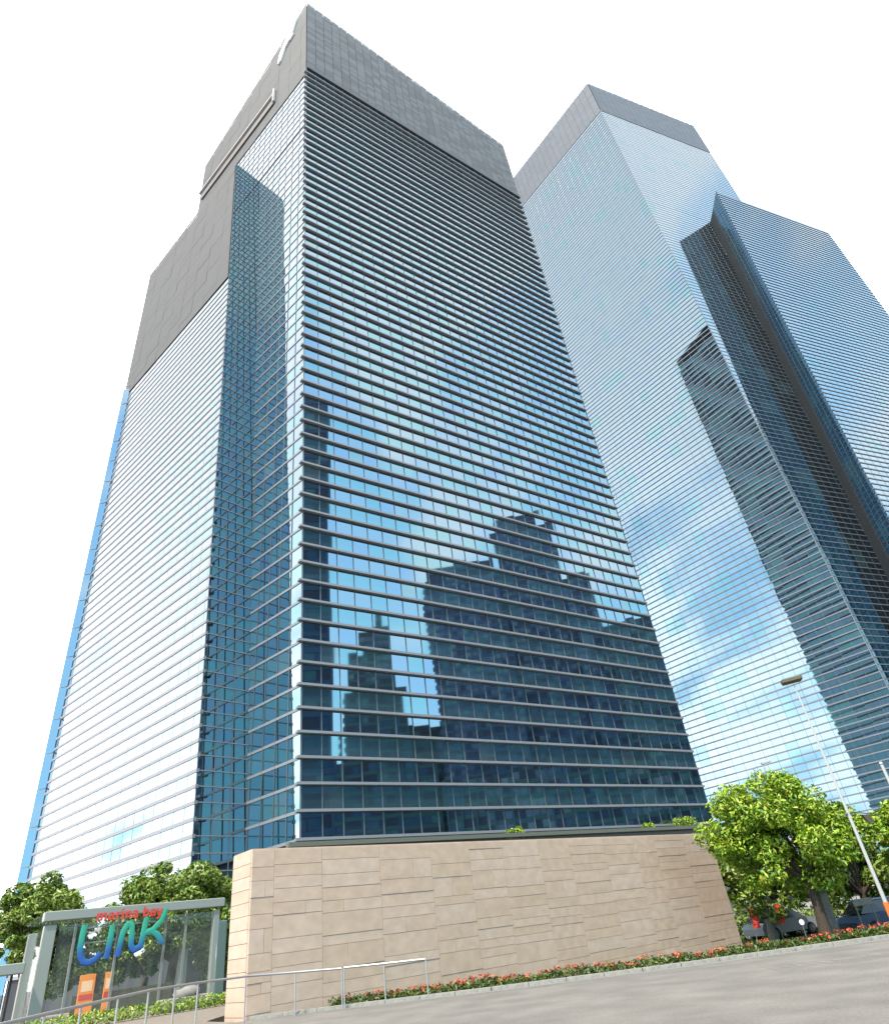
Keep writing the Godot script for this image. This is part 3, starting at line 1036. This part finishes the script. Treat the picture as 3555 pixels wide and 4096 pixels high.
# ------------------------------------------------------------------ everything
func _ready() -> void:
	rng.seed = 1
	UNIT = BoxMesh.new()
	# camera
	var cam := Camera3D.new()
	cam.name = "camera"
	add_child(cam)
	var p := deg_to_rad(32.988)
	var r := deg_to_rad(-7.733)
	var fw := Vector3(0, sin(p), -cos(p))
	var up := Vector3(0, cos(p), sin(p))
	var rt := Vector3(1, 0, 0)
	var rt2 := rt * cos(r) + up * sin(r)
	var up2 := -rt * sin(r) + up * cos(r)
	cam.transform = Transform3D(Basis(rt2, up2, -fw), Vector3(0, 1.4, 0))
	cam.fov = 2.0 * rad_to_deg(atan(1032.5 / 1299.36))
	cam.far = 3000.0
	cam.current = true
	# sky, exposure
	var env := Environment.new()
	env.background_mode = Environment.BG_SKY
	env.sky = make_sky()
	env.background_energy_multiplier = 2.0
	env.tonemap_mode = Environment.TONE_MAPPER_LINEAR
	env.tonemap_exposure = 1.45
	env.sdfgi_enabled = true
	env.ssao_enabled = true
	env.ssil_enabled = true
	var we := WorldEnvironment.new()
	we.name = "environment"
	we.environment = env
	add_child(we)
	# sun: high on the left, a little behind the viewer
	var sun := DirectionalLight3D.new()
	sun.name = "sun"
	add_child(sun)
	var sd := az(-156.0, cos(deg_to_rad(56.0)), sin(deg_to_rad(56.0)))
	sun.look_at_from_position(sd * 10.0, Vector3.ZERO, Vector3.UP)
	sun.light_energy = 1.6
	sun.light_color = Color(1.0, 0.96, 0.9)
	sun.light_angular_distance = 0.6
	sun.shadow_enabled = true
	materials()
	ground()
	tower_one()
	tower_two()
	city()
	stone_wall()
	pavilion()
	greenery()
	small_things()

func materials() -> void:
	M.glass_dark = mat(0.205, 0.29, 0.335, 0.02, 0.99)
	M.glass_blue = mat(0.185, 0.275, 0.345, 0.02, 0.965)
	M.glass_teal = mat(0.165, 0.295, 0.33, 0.03, 0.91)
	M.glass_pale = mat(0.195, 0.295, 0.31, 0.04, 0.86)
	M.dark_core = mat(0.015, 0.018, 0.022, 0.8)
	M.ledge = mat(0.19, 0.195, 0.21, 0.55, 0.15)
	M.ledge_two = mat(0.147, 0.164, 0.192, 0.5, 0.2)
	M.mullion = mat(0.124, 0.141, 0.153, 0.4, 0.5)
	M.screen_a = mat(0.052, 0.06, 0.066, 0.6, 0.1)
	M.screen_b = mat(0.068, 0.079, 0.084, 0.6, 0.1)
	M.screen_c = mat(0.04, 0.045, 0.052, 0.6, 0.1)
	M.clad_a = mat(0.0632, 0.0651, 0.0632, 0.75, 0.0)
	M.clad_b = mat(0.0663, 0.0682, 0.0663, 0.75, 0.0)
	M.crown_two_a = mat(0.0734, 0.0857, 0.103, 0.7, 0.0)
	M.crown_two_b = mat(0.0806, 0.0929, 0.11, 0.7, 0.0)
	M.pale_metal = mat(0.35, 0.35, 0.339, 0.5)
	M.brown_metal = mat(0.124, 0.107, 0.0963, 0.6)
	M.white_paint = mat(0.78, 0.78, 0.77, 0.4)
	M.podium = mat(0.0905, 0.0963, 0.0847, 0.8)
	M.podium_edge = mat(0.0905, 0.101, 0.079, 0.7)
	var st := [[0.60, 0.44, 0.295], [0.62, 0.455, 0.31], [0.585, 0.43, 0.285], [0.62, 0.465, 0.325]]
	var nm := ["stone_a", "stone_b", "stone_c", "stone_d"]
	for i in 4:
		M[nm[i]] = grained(mat(st[i][0] * 0.80, st[i][1] * 0.80, st[i][2] * 0.87, 0.75), 0.012, 0.88, 1.0, 0.35, 0.25, 20 + i)
	M.mortar = mat(0.237, 0.181, 0.129, 0.9)
	M.steel = mat(0.42, 0.40, 0.39, 0.42, 0.8)
	M.pav_metal = mat(0.2, 0.22, 0.195, 0.5, 0.1)
	M.pav_mullion = mat(0.158, 0.175, 0.158, 0.5, 0.2)
	M.olive_wall = grained(mat(0.0677, 0.0621, 0.0282, 0.8), 0.02, 0.7, 1.0, 0.4, 0.0, 40)
	M.dark_metal = mat(0.0282, 0.0282, 0.0282, 0.6)
	M.grey_metal = mat(0.113, 0.124, 0.113, 0.5)
	M.white_metal = mat(0.35, 0.35, 0.339, 0.45)
	M.lamp_head = mat(0.0734, 0.0649, 0.0339, 0.6)
	M.orange = mat(0.72, 0.22, 0.015, 0.6)
	M.pale_orange = mat(0.75, 0.5, 0.28, 0.6)
	M.orange_dark = mat(0.6, 0.13, 0.02, 0.6)
	M.red_paint = mat(0.5, 0.03, 0.02, 0.5)
	M.sign_paint = mat(1, 1, 1, 0.8)
	M.sign_paint.vertex_color_use_as_albedo = true
	M.clear_glass = mat(0.55, 0.66, 0.6, 0.03)
	M.clear_glass.transparency = BaseMaterial3D.TRANSPARENCY_ALPHA
	M.clear_glass.albedo_color.a = 0.04
	M.clear_glass.metallic_specular = 0.28
	M.pale_green_glass = mat(0.113, 0.169, 0.158, 0.15, 0.2)
	M.tyre = mat(0.0113, 0.0113, 0.0113, 0.9)
	M.car_glass = mat(0.0113, 0.0141, 0.0169, 0.05)
	M.car_blue = mat(0.0226, 0.0452, 0.0905, 0.3)
	M.car_silver = mat(0.282, 0.299, 0.327, 0.25, 0.3)
	M.bark = grained(mat(0.0905, 0.0621, 0.0423, 0.9), 0.03, 0.6, 1.0, 0.8, 0.6, 50)
	M.bark_grey = grained(mat(0.181, 0.169, 0.153, 0.9), 0.03, 0.7, 1.0, 0.8, 0.6, 51)
	M.concrete = grained(mat(0.237, 0.226, 0.203, 0.85), 0.02, 0.75, 1.0, 0.4, 0.2, 52)
	M.leaf = mat(1, 1, 1, 0.45)
	M.leaf.vertex_color_use_as_albedo = true
	M.leaf.backlight_enabled = true
	M.leaf.backlight = lin(0.10, 0.14, 0.01)
	M.petal = mat(1, 1, 1, 0.6)
	M.petal.vertex_color_use_as_albedo = true
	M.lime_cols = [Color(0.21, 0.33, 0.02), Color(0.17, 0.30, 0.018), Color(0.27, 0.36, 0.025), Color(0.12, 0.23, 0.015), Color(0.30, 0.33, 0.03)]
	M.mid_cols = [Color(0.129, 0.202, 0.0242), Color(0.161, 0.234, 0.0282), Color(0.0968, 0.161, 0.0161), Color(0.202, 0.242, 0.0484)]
	M.bed_cols = [Color(0.0444, 0.0824, 0.0095), Color(0.0634, 0.101, 0.0127), Color(0.095, 0.107, 0.0127), Color(0.0317, 0.0634, 0.0095)]
	M.asphalt = grained(mat(0.19, 0.18, 0.16, 0.85), 0.01, 0.82, 1.0, 0.12, 0.1, 60)
	M.asphalt.detail_enabled = true
	M.asphalt.detail_albedo = noise_tex(0.25, 3, Color(0.8, 0.8, 0.8), Color(1, 1, 1), 61)
	M.asphalt.detail_blend_mode = BaseMaterial3D.BLEND_MODE_MUL
	M.kerb_stone = grained(mat(0.282, 0.271, 0.237, 0.85), 0.02, 0.75, 1.0, 0.5, 0.2, 62)
	M.worn_paint = grained(mat(0.237, 0.232, 0.209, 0.85), 0.05, 0.6, 1.0, 0.5, 0.1, 64)
	M.soil = grained(mat(0.0395, 0.031, 0.0198, 0.95), 0.03, 0.6, 1.0, 0.4, 0.5, 63)
	M.lawn = grained(mat(0.0395, 0.0564, 0.0141, 0.95), 0.04, 0.6, 1.0, 0.3, 0.5, 65)
	M.paving = grained(mat(0.186, 0.158, 0.124, 0.85), 0.02, 0.8, 1.0, 0.3, 0.1, 66)
	M.far_ground = grained(mat(0.25, 0.25, 0.245, 0.9), 0.02, 0.7, 1.0, 0.05, 0.0, 67)
	M.city_window_a = mat(0.02, 0.075, 0.15, 0.2)
	M.city_window_b = mat(0.04, 0.13, 0.17, 0.2)
	M.city_glass = mat(0.005, 0.022, 0.06, 0.5, 0.0)
	M.city_glass_b = mat(0.004, 0.028, 0.042, 0.5, 0.0)
	M.city_band = mat(0.018, 0.07, 0.15, 0.6, 0.0)
	M.city_band_b = mat(0.02, 0.085, 0.10, 0.6, 0.0)
	M.flag_red = mat(0.5, 0.035, 0.02, 0.7)

var KERB := PackedVector2Array([Vector2(-7.35, -22.72), Vector2(-4.5, -22.35), Vector2(-0.36, -21.55), Vector2(4.0, -21.1), Vector2(10.2, -21.15), Vector2(20.0, -21.6), Vector2(42.0, -22.8)])

func ground() -> void:
	var g := MB.new()
	g.face(Vector3(-1500, -1.02, 1500), Vector3(1500, -1.02, 1500), Vector3(1500, -1.02, -1500), Vector3(-1500, -1.02, -1500))
	struct("ground", g, M.far_ground)
	# road: a slab whose far edge follows the kerb
	var rd := MB.new()
	for i in KERB.size() - 1:
		var a := KERB[i]
		var b := KERB[i + 1]
		rd.face(Vector3(a.x, 0, 40), Vector3(b.x, 0, 40), Vector3(b.x, 0, b.y + 0.2), Vector3(a.x, 0, a.y + 0.2))
		rd.face(Vector3(a.x, -1.0, a.y + 0.2), Vector3(b.x, -1.0, b.y + 0.2), Vector3(b.x, 0, b.y + 0.2), Vector3(a.x, 0, a.y + 0.2))
	rd.face(Vector3(-60, 0, 40), Vector3(-7.35, 0, 40), Vector3(-7.35, 0, -22.5), Vector3(-60, 0, -8))
	struct("road", rd, M.asphalt)
	# paved court on the left, level with the road
	var pl := MB.new()
	pl.prism(PackedVector3Array([Vector3(-60, -1, -8.05), Vector3(-7.6, -1, -22.4), Vector3(-9.4, -1, -24.6), Vector3(-9.4, -1, -48), Vector3(-60, -1, -48)]), PackedVector3Array([Vector3(-60, -0.01, -8.05), Vector3(-7.6, -0.01, -22.4), Vector3(-9.4, -0.01, -24.6), Vector3(-9.4, -0.01, -48), Vector3(-60, -0.01, -48)]))
	struct("pavement", pl, M.paving)
	# ground behind the kerb, falling gently away to the trees
	var te := MB.new()
	var nz := FastNoiseLite.new()
	nz.frequency = 0.2
	var cur := Curve2D.new()
	for q in KERB:
		cur.add_point(q)
	var L := cur.get_baked_length()
	var cols := 60
	var depth := [0.12, 1.0, 1.3, 3.0, 6.0, 10.0, 16.0, 30.0]
	var fall := [-0.03, -0.03, -0.1, -0.35, -0.62, -0.85, -0.95, -1.0]
	for i in cols:
		for k in depth.size() - 1:
			var pts := []
			for q: Array in [[i, k], [i + 1, k], [i + 1, k + 1], [i, k + 1]]:
				var pp := cur.sample_baked(L * (q[0] as int) / cols)
				var dp: float = depth[q[1]]
				var fx := clampf((pp.x + 7.0) / 8.0, 0.15, 1.0)
				pts.append(Vector3(pp.x, (fall[q[1]] as float) * fx + (0.03 * nz.get_noise_2d(pp.x, dp * 2.0) if (q[1] as int) > 2 else 0.0), pp.y - dp))
			te.face(pts[0], pts[1], pts[2], pts[3])
	struct("lawn", te, M.lawn)
	# kerb stones
	var kb := Node3D.new()
	kb.name = "kerb"
	kb.set_meta("kind", "structure")
	add_child(kb)
	var s := 0.0
	while s < L - 1.0:
		var a := cur.sample_baked(s)
		var b := cur.sample_baked(s + 1.0)
		var d := Vector3(b.x - a.x, 0, b.y - a.y)
		var nn := Vector3(-d.z, 0, d.x).normalized()
		unit("kerb_stone", M.kerb_stone, kb, Vector3((a.x + b.x) * 0.5, -0.02, (a.y + b.y) * 0.5) + nn * 0.09, d * 0.985, Vector3.UP * 0.2, nn * 0.2)
		s += 1.0
	# pale gutter strip and worn marks on the road
	var gu := MB.new()
	for i in range(1, KERB.size() - 1):
		var a := KERB[i]
		var b := KERB[i + 1]
		var w0 := 0.3 + 0.05 * i
		gu.face(Vector3(a.x, 0.004, a.y + 0.22 + w0), Vector3(b.x, 0.004, b.y + 0.22 + w0 + 0.05), Vector3(b.x, 0.004, b.y + 0.22), Vector3(a.x, 0.004, a.y + 0.22))
	struct("gutter", gu, M.worn_paint)
	var wm := MB.new()
	rng.seed = 9
	for i in 16:
		var x := 5.6 + i * 0.27
		var z := -17.2 + rng.randf_range(-0.05, 0.05)
		var hw := rng.randf_range(0.03, 0.07)
		var hl := rng.randf_range(0.12, 0.4)
		wm.face(Vector3(x - hw, 0.004, z + hl), Vector3(x + hw, 0.004, z + hl), Vector3(x + hw * 0.8, 0.004, z - hl), Vector3(x - hw * 0.9, 0.004, z - hl))
	var wo := struct("road_marking", wm, M.worn_paint)

func city() -> void:
	mirrored_tower("narrow dark blue tower mirrored along the near tower's right-hand corner", 117.0, 123.0, 150.0, 145.0, M.city_glass, M.city_band)
	mirrored_tower("stepped tower with a pointed top mirrored in the near tower's glass", 110.5, 116.0, 300.0, 100.0, M.city_glass_b, M.city_band_b, [[0.72, 120.0, 0.05], [0.4, 134.0, -0.1], [0.1, 143.0, -0.15]])
	mirrored_tower("wide left block of the mirrored skyline with a stepped roof", 100.4, 107.7, 320.0, 166.0, M.city_glass, M.city_band, [[0.9, 175.0, 0.05]])
	mirrored_tower("tallest block at the middle of the mirrored skyline", 94.4, 100.3, 330.0, 196.0, M.city_glass, M.city_band, [[0.7, 206.0, 0.1]])
	mirrored_tower("slim block right of the tallest mirrored block", 91.8, 94.4, 325.0, 156.0, M.city_glass_b, M.city_band)
	mirrored_tower("broad low block at the right end of the mirrored skyline", 83.0, 91.9, 318.0, 122.0, M.city_glass, M.city_band_b)
	mirrored_tower("low pale block in the gap of the mirrored skyline", 107.5, 111.5, 340.0, 92.0, M.city_glass_b, M.city_band_b)
	mirrored_tower("long low block at the foot of the mirrored skyline", 84.0, 108.0, 240.0, 46.0, M.city_glass_b, M.city_band_b)
	mirrored_tower("low green-grey block at the left foot of the mirrored skyline", 108.5, 117.5, 250.0, 58.0, M.city_glass_b, M.city_band_b)

func greenery() -> void:
	rng.seed = 21
	flower_bed(KERB)
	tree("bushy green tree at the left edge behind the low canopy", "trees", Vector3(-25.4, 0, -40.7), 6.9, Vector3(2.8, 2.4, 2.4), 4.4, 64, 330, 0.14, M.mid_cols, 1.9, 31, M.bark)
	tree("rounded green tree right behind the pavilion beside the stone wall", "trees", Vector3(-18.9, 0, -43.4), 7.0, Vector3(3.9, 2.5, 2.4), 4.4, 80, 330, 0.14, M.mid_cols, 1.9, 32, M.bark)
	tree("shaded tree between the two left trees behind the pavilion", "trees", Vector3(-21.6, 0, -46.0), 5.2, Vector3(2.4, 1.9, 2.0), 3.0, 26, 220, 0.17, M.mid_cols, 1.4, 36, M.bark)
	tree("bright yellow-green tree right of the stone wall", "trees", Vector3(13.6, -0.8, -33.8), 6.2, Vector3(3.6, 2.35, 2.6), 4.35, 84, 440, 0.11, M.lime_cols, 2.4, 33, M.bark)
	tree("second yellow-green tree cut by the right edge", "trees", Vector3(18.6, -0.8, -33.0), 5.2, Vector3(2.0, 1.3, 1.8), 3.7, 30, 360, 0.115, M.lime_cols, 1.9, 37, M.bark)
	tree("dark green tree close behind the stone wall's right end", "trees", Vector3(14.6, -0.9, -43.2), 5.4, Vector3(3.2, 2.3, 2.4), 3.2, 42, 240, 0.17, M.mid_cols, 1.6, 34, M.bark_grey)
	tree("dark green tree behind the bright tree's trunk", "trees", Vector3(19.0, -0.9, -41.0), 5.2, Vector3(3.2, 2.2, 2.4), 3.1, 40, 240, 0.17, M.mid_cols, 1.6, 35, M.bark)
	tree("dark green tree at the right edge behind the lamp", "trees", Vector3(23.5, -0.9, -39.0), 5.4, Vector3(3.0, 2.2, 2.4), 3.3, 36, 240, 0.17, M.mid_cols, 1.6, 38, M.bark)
	tree("low leafy tree filling the gap behind the pavilion's left half", "trees", Vector3(-23.0, 0, -43.0), 4.6, Vector3(2.8, 2.0, 1.6), 2.3, 34, 230, 0.16, M.mid_cols, 0.9, 41, M.bark)
	tree("low dark tree behind the pavilion's right half beside the wall", "trees", Vector3(-16.2, 0, -46.5), 4.6, Vector3(2.8, 2.0, 1.6), 2.3, 34, 230, 0.16, M.mid_cols, 0.9, 42, M.bark)
	# clipped hedge before the pavilion
	var h := MB.new()
	rng.seed = 4
	for i in 40:
		var q := Vector3(-18.2, 0, -28.7).lerp(Vector3(-11.2, 0, -32.6), i / 39.0)
		leaf_cloud(h, q + Vector3(0, 0.24, 0), Vector3(0.22, 0.26, 0.3), 90, 0.06, M.lime_cols, 0.4)
	var dh := MB.new()
	for i in 90:
		var q := Vector3(9.5, -1.0, -49.5).lerp(Vector3(34.0, -1.0, -42.5), i / 89.0)
		var hh := 1.5 + 0.35 * sin(i * 0.7) + 0.2 * sin(i * 2.3)
		leaf_cloud(dh, q + Vector3(0, hh * 0.5, 0), Vector3(0.5, hh * 0.6, 0.7), 150, 0.13, M.mid_cols, 0.5)
	tag(put("dark_hedge", dh, M.leaf), "dense dark hedge in the shade behind the parked cars", "hedge", "", "stuff")
	tag(put("clipped_hedge", h, M.leaf), "low bright clipped hedge in front of the glass pavilion", "hedge", "", "stuff")

func small_things() -> void:
	rail_run("steel handrail curving from the left foreground along the stone wall", [Vector3(-7.6, 1.0, -10.6), Vector3(-7.75, 1.06, -14.2), Vector3(-7.9, 1.1, -17.2), Vector3(-7.75, 1.08, -19.6), Vector3(-7.1, 1.05, -21.3), Vector3(-5.9, 0.98, -21.9), Vector3(-4.62, 0.92, -22.05)], 1.3, 0.0)
	rail_run("short steel guard rail at the left end of the flower bed", [Vector3(-4.55, 0.93, -22.02), Vector3(-3.4, 0.9, -21.95), Vector3(-2.2, 0.88, -21.75)], 1.15, 0.0)
	lamp_post()
	# planter block beside the pale fin
	var pl := thing("planter_block", "low beige planter block beside the pale glass fin", "planter", Vector3(-13.6, 0, -33.2))
	var pb := MB.new()
	pb.cbox(Vector3.UP * 0.22, Vector3(0.75, 0, -0.6), Vector3.UP * 0.22, Vector3(0.3, 0, 0.37), 0.03)
	put("trough", pb, M.concrete, pl)
	var pk := MB.new()
	pk.lump(Vector3(0.05, 0.55, 0), Vector3(0.55, 0.25, 0.4), 9, 0.5)
	put("boulder", pk, M.concrete, pl)
	# banners, cars and posts in the shade of the trees
	var q := 0
	for it: Array in [[Vector3(13.2, -0.95, -41.6), 1.5, "nearer red banner standing beside the stone wall's right end"], [Vector3(15.0, -0.95, -42.9), 1.5, "farther red banner in the shade under the dark tree"]]:
		var t := thing("red_banner", it[2], "banner", it[0], 0.0, "red banners")
		var pm := MB.new()
		pm.tube(PackedVector3Array([Vector3(0, -0.05, 0), Vector3(0, 1.75, 0)]), PackedFloat32Array([0.025, 0.02]), 6)
		put("pole", pm, M.grey_metal, t)
		var fb := MB.new()
		for i in 5:
			var y0 := 0.75 + i * 0.18
			fb.box(Vector3(0.2, y0 + 0.09, 0.02 * sin(i * 1.3)), Vector3(0.18, 0, 0.02 * cos(i * 1.0)), Vector3(0, 0.09, 0.0), Vector3(0, 0, 0.008))
		put("cloth", fb, M.flag_red, t)
		q += 1
	car(Vector3(16.2, -1.0, -46.0), 0.4, M.car_silver, "silver car parked in the shade right of the stone wall")
	car(Vector3(18.4, -0.95, -38.0), 0.15, M.car_blue, "blue car parked behind the bright tree's trunk")
	var ob := thing("orange_barrier", "orange and white barrier at the right edge beside the lamp post", "barrier", Vector3(16.3, -0.7, -32.2))
	var b1 := MB.new()
	b1.cbox(Vector3(0, 0.95, 0), Vector3(0.5, 0, 0.05), Vector3(0, 0.12, 0), Vector3(0, 0, 0.03), 0.01)
	put("orange_plank", b1, M.orange_dark, ob)
	var b2 := MB.new()
	b2.cbox(Vector3(0, 0.62, 0), Vector3(0.5, 0, 0.05), Vector3(0, 0.12, 0), Vector3(0, 0, 0.03), 0.01)
	put("white_plank", b2, M.white_paint, ob)
	for sx: float in [-0.42, 0.42]:
		var b3 := MB.new()
		b3.cbox(Vector3(sx, 0.5, -0.04), Vector3(0.04, 0, 0), Vector3(0, 0.58, 0), Vector3(0, 0, 0.03), 0.008)
		put("leg", b3, M.orange_dark, ob)
	var pbd := thing("pale_board", "pale board on two posts under the trees near the right edge", "sign board", Vector3(16.0, -0.85, -34.6), 0.35)
	var c1 := MB.new()
	c1.cbox(Vector3(0, 1.35, 0), Vector3(0.55, 0, 0), Vector3(0, 0.13, 0), Vector3(0, 0, 0.025), 0.01)
	put("board", c1, M.concrete, pbd)
	for sx: float in [-0.45, 0.45]:
		var c2 := MB.new()
		c2.tube(PackedVector3Array([Vector3(sx, -0.1, -0.04), Vector3(sx, 1.45, -0.04)]), PackedFloat32Array([0.03, 0.03]), 8)
		put("post", c2, M.grey_metal, pbd)
	var rs := thing("round_sign", "small pale round sign on a post in the shade under the trees", "sign", Vector3(15.7, -0.9, -41.5))
	var r1 := MB.new()
	r1.tube(PackedVector3Array([Vector3(0, -0.1, 0), Vector3(0, 0.6, 0)]), PackedFloat32Array([0.03, 0.03]), 8)
	put("post", r1, M.grey_metal, rs)
	var r2 := MB.new()
	r2.tube(PackedVector3Array([Vector3(0, 0.7, 0.02), Vector3(0, 0.7, 0.05)]), PackedFloat32Array([0.13, 0.13]), 18)
	put("disc", r2, M.white_paint, rs)
	var gp := thing("concrete_pillar", "short grey concrete pillar under the bright tree", "pillar", Vector3(15.0, -0.95, -36.5))
	var g1 := MB.new()
	g1.cbox(Vector3(0, 1.0, 0), Vector3(0.3, 0, 0), Vector3(0, 1.0, 0), Vector3(0, 0, 0.3), 0.03)
	put("shaft", g1, M.concrete, gp)
	var g2 := MB.new()
	g2.cbox(Vector3(0, 2.04, 0), Vector3(0.34, 0, 0), Vector3(0, 0.05, 0), Vector3(0, 0, 0.34), 0.02)
	put("cap", g2, M.concrete, gp)
